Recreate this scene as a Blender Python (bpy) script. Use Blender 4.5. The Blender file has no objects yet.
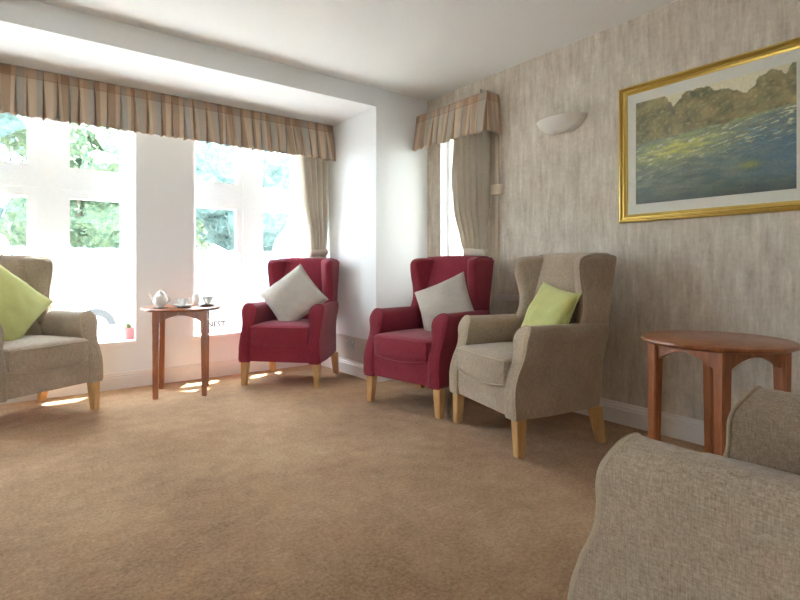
import bpy, bmesh, math, random
from mathutils import Vector, Matrix, noise
random.seed(7)
S = bpy.context.scene
C = S.collection
PI = math.pi
R = math.radians

# ------------------------------------------------------------------ helpers
def tag(o, label=None, cat=None, group=None, kind=None):
    if label: o['label'] = label
    if cat: o['category'] = cat
    if group: o['group'] = group
    if kind: o['kind'] = kind
    return o

def empty(name, label, cat, loc=(0, 0, 0), rz=0, group=None):
    o = bpy.data.objects.new(name, None)
    C.objects.link(o)
    o.location = loc
    o.rotation_euler = (0, 0, rz)
    o.empty_display_size = .1
    return tag(o, label, cat, group)

def obj(name, bm, mat, parent=None, smooth=True, recalc=True):
    if recalc:
        bmesh.ops.recalc_face_normals(bm, faces=bm.faces)
    me = bpy.data.meshes.new(name)
    bm.to_mesh(me)
    bm.free()
    if smooth:
        for p in me.polygons:
            p.use_smooth = True
        if smooth != 'full':
            me.set_sharp_from_angle(angle=R(38))
    me.materials.append(mat)
    o = bpy.data.objects.new(name, me)
    C.objects.link(o)
    if parent: o.parent = parent
    return o

def struct(name, bm, mat, parent=None, smooth=False):
    o = obj(name, bm, mat, parent, smooth)
    if parent is None: o['kind'] = 'structure'
    return o

def dup(root, label, loc, rz, group=None, name=None):
    r = root.copy()
    C.objects.link(r)
    r.location = loc
    r.rotation_euler = (0, 0, rz)
    r['label'] = label
    if group: r['group'] = group
    for ch in list(root.children):
        c = ch.copy(); C.objects.link(c); c.parent = r
        for g in list(ch.children):
            d = g.copy(); C.objects.link(d); d.parent = c
    return r

def box(bm, x0, x1, y0, y1, z0, z1, M=None):
    vs = [bm.verts.new((x, y, z)) for x in (x0, x1) for y in (y0, y1) for z in (z0, z1)]
    for f in ((0, 1, 3, 2), (4, 6, 7, 5), (0, 4, 5, 1), (2, 3, 7, 6), (0, 2, 6, 4), (1, 5, 7, 3)):
        bm.faces.new([vs[i] for i in f])
    if M is not None:
        for v in vs: v.co = M @ v.co
    return vs

def bbox(x0, x1, y0, y1, z0, z1, r=.004, seg=2):
    bm = bmesh.new()
    box(bm, x0, x1, y0, y1, z0, z1)
    bmesh.ops.bevel(bm, geom=list(bm.edges), offset=r, segments=seg, affect='EDGES', profile=.5)
    return bm

def merge_into(bm, other):
    me = bpy.data.meshes.new('tmp'); other.to_mesh(me); other.free()
    bm.from_mesh(me); bpy.data.meshes.remove(me)

def loft(bm, rings, closed=True, cap=True):
    vr = [[bm.verts.new(p) for p in ring] for ring in rings]
    n = len(vr[0])
    for a, b in zip(vr, vr[1:]):
        for i in range(n if closed else n - 1):
            j = (i + 1) % n
            bm.faces.new((a[i], a[j], b[j], b[i]))
    if cap and closed:
        bm.faces.new(vr[0][::-1]); bm.faces.new(vr[-1])
    return vr

def tube(bm, pts, r, n=8, closed=False):
    pts = [Vector(p) for p in pts]
    N = len(pts)
    rings = []
    up = None
    for i, p in enumerate(pts):
        a = pts[(i - 1) % N] if (closed or i > 0) else p
        b = pts[(i + 1) % N] if (closed or i < N - 1) else p
        t = (b - a).normalized()
        if up is None:
            up = Vector((0, 0, 1)) if abs(t.z) < .9 else Vector((1, 0, 0))
        s = t.cross(up).normalized()
        up = s.cross(t).normalized()
        rr = r[i] if isinstance(r, (list, tuple)) else r
        rings.append([p + rr * (math.cos(2 * PI * k / n) * s + math.sin(2 * PI * k / n) * up) for k in range(n)])
    vr = [[bm.verts.new(q) for q in ring] for ring in rings]
    m = N if closed else N - 1
    for i in range(m):
        a, b = vr[i], vr[(i + 1) % N]
        for k in range(n):
            l = (k + 1) % n
            bm.faces.new((a[k], a[l], b[l], b[k]))
    if not closed:
        bm.faces.new(vr[0][::-1]); bm.faces.new(vr[-1])

def lathe(bm, prof, n=28, c=(0, 0, 0), a0=0, a1=2 * PI):
    full = abs(a1 - a0 - 2 * PI) < 1e-6
    rings = []
    for k in range(n if full else n + 1):
        a = a0 + (a1 - a0) * k / n
        rings.append([bm.verts.new((c[0] + r * math.cos(a), c[1] + r * math.sin(a), c[2] + z)) for r, z in prof])
    m = len(rings)
    for k in range(m if full else m - 1):
        A, B = rings[k], rings[(k + 1) % m]
        for i in range(len(prof) - 1):
            bm.faces.new((A[i], B[i], B[i + 1], A[i + 1]))
    bmesh.ops.remove_doubles(bm, verts=bm.verts, dist=1e-5)

def smooth_poly(pts, n=4, closed=True):
    out = []
    N = len(pts)
    for i in range(N if closed else N - 1):
        if closed:
            p0, p1, p2, p3 = (Vector(pts[(i + k) % N]) for k in (-1, 0, 1, 2))
        else:
            p0 = Vector(pts[max(i - 1, 0)]); p1 = Vector(pts[i]); p2 = Vector(pts[i + 1]); p3 = Vector(pts[min(i + 2, N - 1)])
        for k in range(n):
            t = k / n
            out.append(.5 * ((2 * p1) + (p2 - p0) * t + (2 * p0 - 5 * p1 + 4 * p2 - p3) * t * t + (3 * p1 - p0 - 3 * p2 + p3) * t ** 3))
    if not closed: out.append(Vector(pts[-1]))
    return out

def inset(pts, d):
    """offset a closed 2D outline inwards"""
    N = len(pts)
    area = sum(pts[i][0] * pts[(i + 1) % N][1] - pts[(i + 1) % N][0] * pts[i][1] for i in range(N))
    s = 1 if area > 0 else -1
    out = []
    for i in range(N):
        a = Vector(pts[i - 1][:2]); b = Vector(pts[(i + 1) % N][:2])
        t = (b - a).normalized()
        out.append(Vector((pts[i][0] - s * t.y * d, pts[i][1] + s * t.x * d)))
    return out

def slab(outline, d0, d1, r, mp, seg=4, mid=6):
    """outline extruded from d0 to d1 with rounded rims; mp maps (u, v, d) to a point"""
    bm = bmesh.new()
    lay = []
    for k in range(seg + 1):
        a = PI / 2 * k / seg
        lay.append((r * (1 - math.sin(a)), d0 + r * (1 - math.cos(a))))
    for k in range(1, mid):
        lay.append((0, d0 + r + (d1 - d0 - 2 * r) * k / mid))
    for k in range(seg, -1, -1):
        a = PI / 2 * k / seg
        lay.append((r * (1 - math.sin(a)), d1 - r * (1 - math.cos(a))))
    rings = []
    for ins, d in lay:
        o = inset(outline, ins) if ins > 1e-6 else outline
        rings.append([mp(p[0], p[1], d) for p in o])
    # close both faces with rings shrinking to the middle, so that curved faces stay smooth
    def capr(dd):
        o = inset(outline, r); n_ = len(o)
        cx, cy = sum(p[0] for p in o) / n_, sum(p[1] for p in o) / n_
        return [[mp(cx + (p[0] - cx) * k, cy + (p[1] - cy) * k, dd) for p in o] for k in (.75, .5, .25, .04)]
    rings = capr(d0)[::-1] + rings + capr(d1)
    loft(bm, rings)
    return bm

def rbox(hx, hy, hz, r, n=(10, 10, 6), f=None):
    """rounded box with inner grid, centred; f deforms the points"""
    bm = bmesh.new()
    dims = (hx, hy, hz)
    def face(ax, sg):
        u, v = [(1, 2), (2, 0), (0, 1)][ax]
        grid = []
        for i in range(n[u] + 1):
            row = []
            for j in range(n[v] + 1):
                p = [0, 0, 0]
                p[ax] = sg * dims[ax]
                p[u] = dims[u] * math.sin(PI / 2 * (2 * i / n[u] - 1)) * .35 + .65 * dims[u] * (2 * i / n[u] - 1)
                p[v] = dims[v] * math.sin(PI / 2 * (2 * j / n[v] - 1)) * .35 + .65 * dims[v] * (2 * j / n[v] - 1)
                q = Vector([max(-dims[k] + r, min(dims[k] - r, p[k])) for k in range(3)])
                dlt = Vector(p) - q
                if dlt.length > 1e-9: dlt = dlt.normalized() * r
                row.append(bm.verts.new(q + dlt))
            grid.append(row)
        for i in range(n[u]):
            for j in range(n[v]):
                q = (grid[i][j], grid[i + 1][j], grid[i + 1][j + 1], grid[i][j + 1])
                bm.faces.new(q if sg > 0 else q[::-1])
    for ax in range(3):
        for sg in (-1, 1): face(ax, sg)
    bmesh.ops.remove_doubles(bm, verts=bm.verts, dist=1e-5)
    if f:
        for v in bm.verts: v.co = Vector(f(*v.co))
    return bm

def lerp_tab(tab, x):
    if x <= tab[0][0]: return tab[0][1]
    for (a, va), (b, vb) in zip(tab, tab[1:]):
        if x <= b:
            t = (x - a) / (b - a); t = t * t * (3 - 2 * t) * .4 + t * .6
            return va + (vb - va) * t
    return tab[-1][1]

# ------------------------------------------------------------------ materials
def new_mat(name):
    m = bpy.data.materials.new(name); m.use_nodes = True
    nt = m.node_tree
    return m, nt, nt.nodes['Principled BSDF']

def plain(name, col, rough=.5, metal=0, spec=.5, bump=0, bscale=60, coat=0, sheen=0):
    m, nt, b = new_mat(name)
    b.inputs['Base Color'].default_value = (*col, 1)
    b.inputs['Roughness'].default_value = rough
    b.inputs['Metallic'].default_value = metal
    b.inputs['Specular IOR Level'].default_value = spec
    b.inputs['Coat Weight'].default_value = coat
    b.inputs['Sheen Weight'].default_value = sheen
    tc = nt.nodes.new('ShaderNodeTexCoord')
    nz = nt.nodes.new('ShaderNodeTexNoise'); nz.inputs['Scale'].default_value = bscale; nz.inputs['Detail'].default_value = 4
    nt.links.new(tc.outputs['Object'], nz.inputs['Vector'])
    mx = nt.nodes.new('ShaderNodeMix'); mx.data_type = 'RGBA'
    mx.inputs['A'].default_value = (*[c * .95 for c in col], 1); mx.inputs['B'].default_value = (*[min(1, c * 1.05) for c in col], 1)
    nt.links.new(nz.outputs['Fac'], mx.inputs['Factor'])
    nt.links.new(mx.outputs['Result'], b.inputs['Base Color'])
    if bump:
        bp = nt.nodes.new('ShaderNodeBump'); bp.inputs['Strength'].default_value = bump; bp.inputs['Distance'].default_value = .002
        nt.links.new(nz.outputs['Fac'], bp.inputs['Height']); nt.links.new(bp.outputs['Normal'], b.inputs['Normal'])
    return m

def ramp(nt, fac, stops, interp='LINEAR'):
    r = nt.nodes.new('ShaderNodeValToRGB')
    r.color_ramp.interpolation = interp
    e = r.color_ramp.elements
    while len(e) < len(stops): e.new(.5)
    for el, (p, c) in zip(e, stops):
        el.position = p; el.color = (*c, 1)
    nt.links.new(fac, r.inputs['Fac'])
    return r.outputs['Color']

def tex_noise(nt, vec, scale, detail=4, rough=.5, mscale=None):
    if mscale:
        mp = nt.nodes.new('ShaderNodeMapping'); mp.inputs['Scale'].default_value = mscale
        nt.links.new(vec, mp.inputs['Vector']); vec = mp.outputs['Vector']
    n = nt.nodes.new('ShaderNodeTexNoise')
    n.inputs['Scale'].default_value = scale; n.inputs['Detail'].default_value = detail; n.inputs['Roughness'].default_value = rough
    nt.links.new(vec, n.inputs['Vector'])
    return n.outputs['Fac']

def math_node(nt, op, a, b=None):
    m = nt.nodes.new('ShaderNodeMath'); m.operation = op
    for i, v in enumerate((a, b)):
        if v is None: continue
        if isinstance(v, (int, float)): m.inputs[i].default_value = v
        else: nt.links.new(v, m.inputs[i])
    return m.outputs[0]

def fabric(name, dark, light, sheen=.25, weave=1.0):
    m, nt, b = new_mat(name)
    tc = nt.nodes.new('ShaderNodeTexCoord').outputs['Object']
    n1 = tex_noise(nt, tc, 1, 3, .6, (420, 420, 26))
    n2 = tex_noise(nt, tc, 1, 3, .6, (60, 60, 420))
    n3 = tex_noise(nt, tc, 5, 3, .5)
    n4 = tex_noise(nt, tc, 260, 2, .6)
    s = math_node(nt, 'ADD', math_node(nt, 'ADD', math_node(nt, 'MULTIPLY', n1, .32 * weave), math_node(nt, 'MULTIPLY', n2, .3 * weave)),
                  math_node(nt, 'ADD', math_node(nt, 'MULTIPLY', n3, .15), math_node(nt, 'MULTIPLY', n4, .25)))
    mid = .5 * (.62 * weave + .40)
    col = ramp(nt, s, [(mid - .13, dark), (mid + .13, light)])
    nt.links.new(col, b.inputs['Base Color'])
    b.inputs['Roughness'].default_value = .95
    b.inputs['Specular IOR Level'].default_value = .15
    b.inputs['Sheen Weight'].default_value = sheen
    b.inputs['Sheen Roughness'].default_value = .5
    bp = nt.nodes.new('ShaderNodeBump'); bp.inputs['Strength'].default_value = .3; bp.inputs['Distance'].default_value = .0012
    nt.links.new(s, bp.inputs['Height']); nt.links.new(bp.outputs['Normal'], b.inputs['Normal'])
    return m

def wood(name, dark, light, rough=.35, coat=.2, sc=1.0):
    m, nt, b = new_mat(name)
    tc = nt.nodes.new('ShaderNodeTexCoord').outputs['Object']
    n = tex_noise(nt, tc, 3 * sc, 6, .6, (8, 8, 1.2))
    n2 = tex_noise(nt, tc, 40 * sc, 3, .6, (3, 3, .3))
    s = math_node(nt, 'ADD', math_node(nt, 'MULTIPLY', n, .7), math_node(nt, 'MULTIPLY', n2, .3))
    nt.links.new(ramp(nt, s, [(.36, dark), (.64, light)]), b.inputs['Base Color'])
    b.inputs['Roughness'].default_value = rough
    b.inputs['Coat Weight'].default_value = coat
    b.inputs['Coat Roughness'].default_value = .2
    return m

M = {}
M['grey'] = fabric('taupe_weave', (.245, .187, .135), (.55, .445, .340))
M['greypipe'] = fabric('taupe_piping', (.34, .27, .19), (.54, .44, .325), weave=.4)
M['red'] = fabric('claret_weave', (.17, .014, .028), (.31, .040, .064), sheen=.15)
M['redpipe'] = fabric('claret_piping', (.18, .014, .028), (.28, .034, .055), sheen=.15, weave=.4)
M['green'] = fabric('lime_cloth', (.44, .46, .15), (.64, .66, .29), weave=.5)
M['stone'] = fabric('stone_cloth', (.36, .32, .28), (.60, .55, .49), weave=.6)
M['curtain'] = fabric('curtain_cloth', (.60, .55, .47), (.84, .79, .70), weave=.5, sheen=.1)
M['tie'] = fabric('tieback_cloth', (.55, .48, .38), (.75, .68, .56), weave=.4)
M['oak'] = wood('light_oak', (.50, .27, .10), (.70, .44, .20), .45, .1)
M['cherry'] = wood('cherry_wood', (.23, .070, .024), (.44, .150, .055), .33, .35)
M['paint'] = plain('white_wall_paint', (.82, .85, .87), .6, bump=.05, bscale=180)
M['ceil'] = plain('ceiling_paint', (.84, .86, .86), .8, bump=.05, bscale=120)
M['gloss'] = plain('white_gloss', (.88, .88, .88), .3)
M['skirt'] = plain('skirting_paint', (.76, .73, .70), .35)
M['upvc'] = plain('white_frame', (.90, .93, .95), .25)
M['sill'] = plain('sill_paint', (.90, .90, .90), .3)
M['china'] = plain('white_china', (.86, .86, .84), .12, spec=.6)
M['coaster'] = plain('dark_coaster', (.10, .03, .02), .4)
M['gold'] = plain('gold_leaf', (.66, .47, .12), .32, metal=.75, bump=.1, bscale=30)
M['goldd'] = plain('old_gold', (.42, .24, .04), .4, metal=.7)
M['mount'] = plain('cream_mount', (.82, .78, .72), .85)
M['plaster'] = plain('plaster_white', (.78, .75, .70), .7)
M['cream'] = plain('cream_plastic', (.72, .65, .52), .4)
M['socket'] = plain('socket_plastic', (.62, .58, .54), .4)
M['boxing'] = plain('boxing_paint', (.62, .56, .50), .6)
M['steel'] = plain('steel', (.55, .55, .55), .3, metal=1)
M['dark'] = plain('dark_plastic', (.03, .03, .03), .5)
M['pinkpot'] = plain('rose_glaze', (.75, .25, .25), .3)
M['leaf'] = plain('leaf_green', (.10, .22, .05), .6)
M['sign'] = plain('sign_white', (.85, .85, .85), .6)
M['ink'] = plain('sign_ink', (.05, .05, .06), .6)
M['car'] = plain('car_white', (.75, .76, .78), .25, coat=.5)
M['carglass'] = plain('car_window', (.04, .05, .06), .1)
M['rubber'] = plain('tyre_rubber', (.03, .03, .03), .8)
M['bark'] = plain('bark', (.12, .09, .06), .9, bump=.5, bscale=20)
M['render'] = plain('shading_wall_paint', (.6, .57, .52), .9)
M['fence'] = plain('blue_fence', (.16, .22, .28), .7)
M['tarmac'] = plain('driveway', (.30, .29, .28), .9, bscale=30)

def leafmat(name, a, b_):
    m, nt, b = new_mat(name)
    tc = nt.nodes.new('ShaderNodeTexCoord').outputs['Object']
    n = tex_noise(nt, tc, 7, 6, .8)
    nt.links.new(ramp(nt, n, [(.38, a), (.62, b_)]), b.inputs['Base Color'])
    b.inputs['Roughness'].default_value = .8
    return m
M['tree1'] = leafmat('foliage_dark', (.015, .040, .038), (.075, .125, .11))
M['tree2'] = leafmat('foliage_light', (.022, .055, .035), (.13, .17, .085))
M['tree3'] = leafmat('foliage_blue', (.020, .045, .055), (.08, .12, .14))
M['grass'] = leafmat('lawn', (.08, .14, .03), (.16, .25, .07))

def carpet():
    m, nt, b = new_mat('brown_carpet')
    tc = nt.nodes.new('ShaderNodeTexCoord').outputs['Object']
    fine = tex_noise(nt, tc, 70, 6, .95)
    med = tex_noise(nt, tc, 11, 4, .65)
    big = tex_noise(nt, tc, 1.3, 3, .55)
    s = math_node(nt, 'ADD', math_node(nt, 'MULTIPLY', fine, .62), math_node(nt, 'ADD', math_node(nt, 'MULTIPLY', med, .14), math_node(nt, 'MULTIPLY', big, .24)))
    col = ramp(nt, s, [(.40, (.225, .112, .046)), (.50, (.415, .245, .124)), (.60, (.61, .40, .23))])
    # small worn stains with their own outline
    vo = nt.nodes.new('ShaderNodeTexVoronoi'); vo.inputs['Scale'].default_value = 2.3
    mp = nt.nodes.new('ShaderNodeMapping'); mp.inputs['Location'].default_value = (.37, .61, 0)
    nt.links.new(tc, mp.inputs['Vector']); nt.links.new(mp.outputs['Vector'], vo.inputs['Vector'])
    d = math_node(nt, 'ADD', vo.outputs['Distance'], math_node(nt, 'MULTIPLY', med, .30))
    st = ramp(nt, d, [(.16, (.80, .80, .80)), (.25, (1, 1, 1))])
    mx = nt.nodes.new('ShaderNodeMix'); mx.data_type = 'RGBA'; mx.blend_type = 'MULTIPLY'; mx.inputs['Factor'].default_value = 1
    nt.links.new(col, mx.inputs['A']); nt.links.new(st, mx.inputs['B'])
    nt.links.new(mx.outputs['Result'], b.inputs['Base Color'])
    b.inputs['Roughness'].default_value = 1
    b.inputs['Specular IOR Level'].default_value = .1
    b.inputs['Sheen Weight'].default_value = .2
    bp = nt.nodes.new('ShaderNodeBump'); bp.inputs['Strength'].default_value = .8; bp.inputs['Distance'].default_value = .006
    nt.links.new(fine, bp.inputs['Height']); nt.links.new(bp.outputs['Normal'], b.inputs['Normal'])
    return m
M['carpet'] = carpet()

def wallpaper():
    m, nt, b = new_mat('birch_wallpaper')
    tc = nt.nodes.new('ShaderNodeTexCoord').outputs['Object']
    a = tex_noise(nt, tc, 1, 5, .7, (34, 34, 4.0))       # vertical streaks
    h = tex_noise(nt, tc, 1, 4, .7, (16, 16, 46))          # short horizontal weave marks
    c = tex_noise(nt, tc, 1, 4, .65, (13, 13, 5.5))         # patches
    f = tex_noise(nt, tc, 1, 3, .7, (120, 120, 40))
    s = math_node(nt, 'ADD', math_node(nt, 'ADD', math_node(nt, 'MULTIPLY', a, .38), math_node(nt, 'MULTIPLY', h, .13)),
                  math_node(nt, 'ADD', math_node(nt, 'MULTIPLY', c, .34), math_node(nt, 'MULTIPLY', f, .15)))
    col = ramp(nt, s, [(.36, (.42, .365, .295)), (.46, (.56, .505, .425)), (.54, (.655, .60, .515)), (.64, (.80, .755, .67))])
    nt.links.new(col, b.inputs['Base Color'])
    b.inputs['Roughness'].default_value = .7
    b.inputs['Specular IOR Level'].default_value = .25
    bp = nt.nodes.new('ShaderNodeBump'); bp.inputs['Strength'].default_value = .2; bp.inputs['Distance'].default_value = .002
    nt.links.new(s, bp.inputs['Height']); nt.links.new(bp.outputs['Normal'], b.inputs['Normal'])
    return m
M['paper'] = wallpaper()

def translucent(m, w, tint):
    nt = m.node_tree
    out = nt.nodes['Material Output']; b = nt.nodes['Principled BSDF']
    tr = nt.nodes.new('ShaderNodeBsdfTranslucent'); mx = nt.nodes.new('ShaderNodeMixShader'); mx.inputs[0].default_value = w
    if b.inputs['Base Color'].links: nt.links.new(b.inputs['Base Color'].links[0].from_socket, tr.inputs['Color'])
    else: tr.inputs['Color'].default_value = (*tint, 1)
    nt.links.new(b.outputs[0], mx.inputs[1]); nt.links.new(tr.outputs[0], mx.inputs[2]); nt.links.new(mx.outputs[0], out.inputs['Surface'])
translucent(M['curtain'], .28, (.5, .4, .3))

def stripes():
    """striped valance cloth, striped along the cloth's own length (uv.x in metres)"""
    m, nt, b = new_mat('striped_valance_cloth')
    uv = nt.nodes.new('ShaderNodeUVMap').outputs['UV']
    sep = nt.nodes.new('ShaderNodeSeparateXYZ'); nt.links.new(uv, sep.inputs[0])
    fr = math_node(nt, 'FRACT', math_node(nt, 'MULTIPLY', sep.outputs['X'], 1 / .392))
    tan, crm, gry, lt = (.46, .335, .23), (.66, .525, .39), (.49, .465, .415), (.58, .45, .33)
    col = ramp(nt, fr, [(0, tan), (.13, crm), (.27, lt), (.34, gry), (.50, crm), (.56, tan), (.70, crm), (.84, gry), (.93, lt)], 'CONSTANT')
    n = tex_noise(nt, uv, 90, 3, .6)
    mx = nt.nodes.new('ShaderNodeMix'); mx.data_type = 'RGBA'; mx.blend_type = 'MULTIPLY'; mx.inputs['Factor'].default_value = 1
    nt.links.new(col, mx.inputs['A']); nt.links.new(ramp(nt, n, [(.3, (.9, .9, .9)), (.7, (1, 1, 1))]), mx.inputs['B'])
    hd = ramp(nt, sep.outputs['Y'], [(0, (.90, .80, .73)), (.19, (.66, .55, .47)), (.205, (1, 1, 1))], 'CONSTANT')
    m2 = nt.nodes.new('ShaderNodeMix'); m2.data_type = 'RGBA'; m2.blend_type = 'MULTIPLY'; m2.inputs['Factor'].default_value = 1
    nt.links.new(mx.outputs['Result'], m2.inputs['A']); nt.links.new(hd, m2.inputs['B'])
    nt.links.new(m2.outputs['Result'], b.inputs['Base Color'])
    b.inputs['Roughness'].default_value = .85
    b.inputs['Sheen Weight'].default_value = .15
    return m
M['stripe'] = stripes()
translucent(M['stripe'], .08, (.5, .4, .3))

def glass():
    m = bpy.data.materials.new('window_glass'); m.use_nodes = True
    nt = m.node_tree; nt.nodes.clear()
    o = nt.nodes.new('ShaderNodeOutputMaterial')
    t = nt.nodes.new('ShaderNodeBsdfTransparent'); t.inputs[0].default_value = (.97, .985, .98, 1)
    g = nt.nodes.new('ShaderNodeBsdfGlossy'); g.inputs['Roughness'].default_value = .02
    mx = nt.nodes.new('ShaderNodeMixShader')
    lw = nt.nodes.new('ShaderNodeLayerWeight'); lw.inputs['Blend'].default_value = .5
    f = math_node(nt, 'ADD', math_node(nt, 'MULTIPLY', math_node(nt, 'POWER', lw.outputs['Facing'], 5), .5), .02)
    nt.links.new(f, mx.inputs[0]); nt.links.new(t.outputs[0], mx.inputs[1]); nt.links.new(g.outputs[0], mx.inputs[2])
    nt.links.new(mx.outputs[0], o.inputs[0])
    return m
M['glass'] = glass()

# ------------------------------------------------------------------ camera
F = 510.0
cam_d = bpy.data.cameras.new('camera'); cam = bpy.data.objects.new('camera', cam_d)
C.objects.link(cam); S.camera = cam
CH = .95
cam.location = (0, 0, CH)
YAW = 37.1
cam.rotation_euler = (R(90), 0, -R(YAW))
cam_d.lens = 36 * F / 800
cam_d.shift_y = -33 / 800
cam_d.clip_start = .02
VX = Vector((math.cos(R(YAW)), -math.sin(R(YAW)), 0)); VZ = Vector((math.sin(R(YAW)), math.cos(R(YAW)), 0))

# ------------------------------------------------------------------ the room
XR, YW, H = 2.94, 3.48, 2.43           # right wall, window wall, ceiling height
XL, YB = -3.0, -2.6
BX0, BX1, BY, BH = -1.62, 2.385, 4.50, 2.275   # bay
GY = 4.74                               # glass plane
SILL = .37

bm = bmesh.new(); box(bm, XL - .2, XR + .2, YB - .2, BY + .3, -.08, 0); struct('floor', bm, M['carpet'])
bm = bmesh.new(); box(bm, XL - .2, XR + .2, YB - .2, YW + .2, H, H + .1); struct('ceiling', bm, M['ceil'])

# right wall with its narrow window
RW0, RW1, RZ0, RZ1 = 2.79, 3.31, .85, 2.15
bm = bmesh.new(); T = .26
box(bm, XR, XR + T, YB - .2, RW0, 0, H)
box(bm, XR, XR + T, RW1, YW + .2, 0, H)
box(bm, XR, XR + T, RW0, RW1, 0, RZ0)
box(bm, XR, XR + T, RW0, RW1, RZ1, H)
struct('wall_right', bm, M['paper'])

# window wall: returns beside the bay and the down-stand beam over it
bm = bmesh.new()
box(bm, BX1, XR, YW, YW + .2, 0, H)
box(bm, XL - .2, BX0, YW, YW + .2, 0, H)
box(bm, BX0, BX1, YW, YW + .2, BH, H)
struct('wall_window_side', bm, M['paint'])
bm = bmesh.new(); box(bm, BX0 - .2, BX1 + .2, YW + .2, BY + .35, BH, BH + .12); struct('ceiling_bay', bm, M['paint'])
bm = bmesh.new(); box(bm, BX1, BX1 + .2, YW + .2, BY + .35, 0, BH); struct('wall_bay_right', bm, M['paint'])
bm = bmesh.new(); box(bm, BX0 - .2, BX0, YW + .2, BY + .35, 0, BH); struct('wall_bay_left', bm, M['paint'])

OPEN = [(-1.50, -.84), (-.40, .77), (1.215, 2.28)]
TOPZ = 2.16
bm = bmesh.new()
box(bm, BX0, BX1, BY, BY + .33, 0, SILL - .03)
box(bm, BX0, BX1, BY, BY + .33, TOPZ, BH)
xs = [BX0] + [v for o in OPEN for v in o] + [BX1]
for a, b in zip(xs[0::2], xs[1::2]):
    box(bm, a, b, BY, BY + .33, SILL - .03, TOPZ)
struct('wall_bay_front', bm, M['paint'])

# walls behind the camera (rear wall has an added opening for fill light, left wall is plain)
bm = bmesh.new(); DO = (-1.9, -.9, 2.1)
box(bm, XL - .2, DO[0], YB - .2, YB, 0, H); box(bm, DO[1], XR, YB - .2, YB, 0, H); box(bm, DO[0], DO[1], YB - .2, YB, DO[2], H)
struct('wall_back', bm, M['paper'])
bm = bmesh.new(); box(bm, XL - .2, XL, YB, YW, 0, H); struct('wall_left', bm, M['paper'])

# skirting boards, profile run along straight lines
SK = [(0, 0), (.018, 0), (.018, .088), (.014, .094), (.014, .104), (.009, .112), (.007, .124), (0, .128)]
def skirting(name, a, b, nrm, parent=None):
    bm = bmesh.new()
    rings = [[Vector((p[0] + nrm[0] * d, p[1] + nrm[1] * d, z)) for d, z in SK] for p in (a, b)]
    loft(bm, rings)
    return struct(name, bm, M['skirt'], parent)
skirting('baseboard_right', (XR, YB), (XR, YW), (-1, 0))
skirting('baseboard_window_side', (BX1, YW), (XR, YW), (0, -1))
skirting('baseboard_bay_right', (BX1, YW), (BX1, BY), (-1, 0))
skirting('baseboard_bay_front', (BX0, BY), (BX1, BY), (0, -1))
# low boxing on the bay's right wall, above the skirting
bm = bbox(BX1 - .012, BX1, YW + .02, BY, .128, .335, .003); struct('trim_1', bm, M['boxing'])

# window sills
for i, (a, b) in enumerate(OPEN):
    bm = bbox(a, b, BY - .03, GY - .02, SILL - .03, SILL, .006)
    struct('trim_%d' % (i + 2), bm, M['sill'])

def frame_rect(bm, x0, x1, z0, z1, w, y0, y1):
    box(bm, x0, x0 + w, y0, y1, z0, z1); box(bm, x1 - w, x1, y0, y1, z0, z1)
    box(bm, x0 + w, x1 - w, y0, y1, z0, z0 + w); box(bm, x0 + w, x1 - w, y0, y1, z1 - w, z1)

def window(idx, x0, x1, panes):
    z0, z1 = SILL, TOPZ
    bm = bmesh.new()
    lo, mid, hi = z0 + .04, 1.605, z1 - .03
    # outer frame and mullions
    frame_rect(bm, x0, x1, z0, z1, .035, GY - .03, GY + .05)
    box(bm, x0 + .035, x1 - .035, GY - .03, GY + .05, mid - .055, mid + .055)
    for (a, b), (c, d) in zip(panes, panes[1:]):
        m_ = (b + c) / 2
        box(bm, m_ - .07, m_ + .07, GY - .035, GY + .05, z0 + .035, z1 - .035)
    w = struct('window_%d' % idx, bm, M['upvc'])
    for a, b in panes:
        for q0, q1 in ((lo + .06, mid - .115), (mid + .115, hi - .03)):
            bm = bmesh.new()
            frame_rect(bm, a - .065, b + .065, q0 - .06, q1 + .06, .065, GY - .02, GY + .035)
            frame_rect(bm, a - .012, b + .012, q0 - .012, q1 + .012, .012, GY - .008, GY + .012)
            s = obj('sash', bm, M['upvc'], w, smooth=False)
            bm = bmesh.new(); box(bm, a, b, GY, GY + .006, q0, q1)
            obj('pane', bm, M['glass'], s, smooth=False)
        # casement stay handle on the lower sash
        bm = bbox(b + .02, b + .04, GY - .05, GY - .02, .95, 1.08, .004)
        obj('window_handle', bm, M['upvc'], w)
    return w
window(1, *OPEN[0], [(-1.43, -.91)])  # out of view to the left, included to bring in more daylight
window(2, *OPEN[1], [(-.31, .075), (.345, .70)])
window(3, *OPEN[2], [(1.29, 1.655), (1.915, 2.215)])

# window in the right wall
bm = bmesh.new()
GX = XR + .10
def frame_yz(bm, y0, y1, z0, z1, w, xx0, xx1):
    box(bm, xx0, xx1, y0, y0 + w, z0, z1); box(bm, xx0, xx1, y1 - w, y1, z0, z1)
    box(bm, xx0, xx1, y0 + w, y1 - w, z0, z0 + w); box(bm, xx0, xx1, y0 + w, y1 - w, z1 - w, z1)
frame_yz(bm, RW0, RW1, RZ0, RZ1, .05, GX - .03, GX + .04)
w4 = struct('window_4', bm, M['upvc'])
bm = bmesh.new(); box(bm, GX, GX + .006, RW0 + .05, RW1 - .05, RZ0 + .05, RZ1 - .05); obj('pane', bm, M['glass'], w4, smooth=False)
bm = bbox(XR - .03, GX - .03, RW0, RW1, RZ0 - .001, RZ0 + .02, .005); struct('trim_5', bm, M['sill'])
bm = bmesh.new(); box(bm, XR - .004, GX - .03, RW1 - .012, RW1 + .001, RZ0 + .02, RZ1); box(bm, XR - .004, GX - .03, RW0 - .001, RW0 + .012, RZ0 + .02, RZ1)
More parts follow.
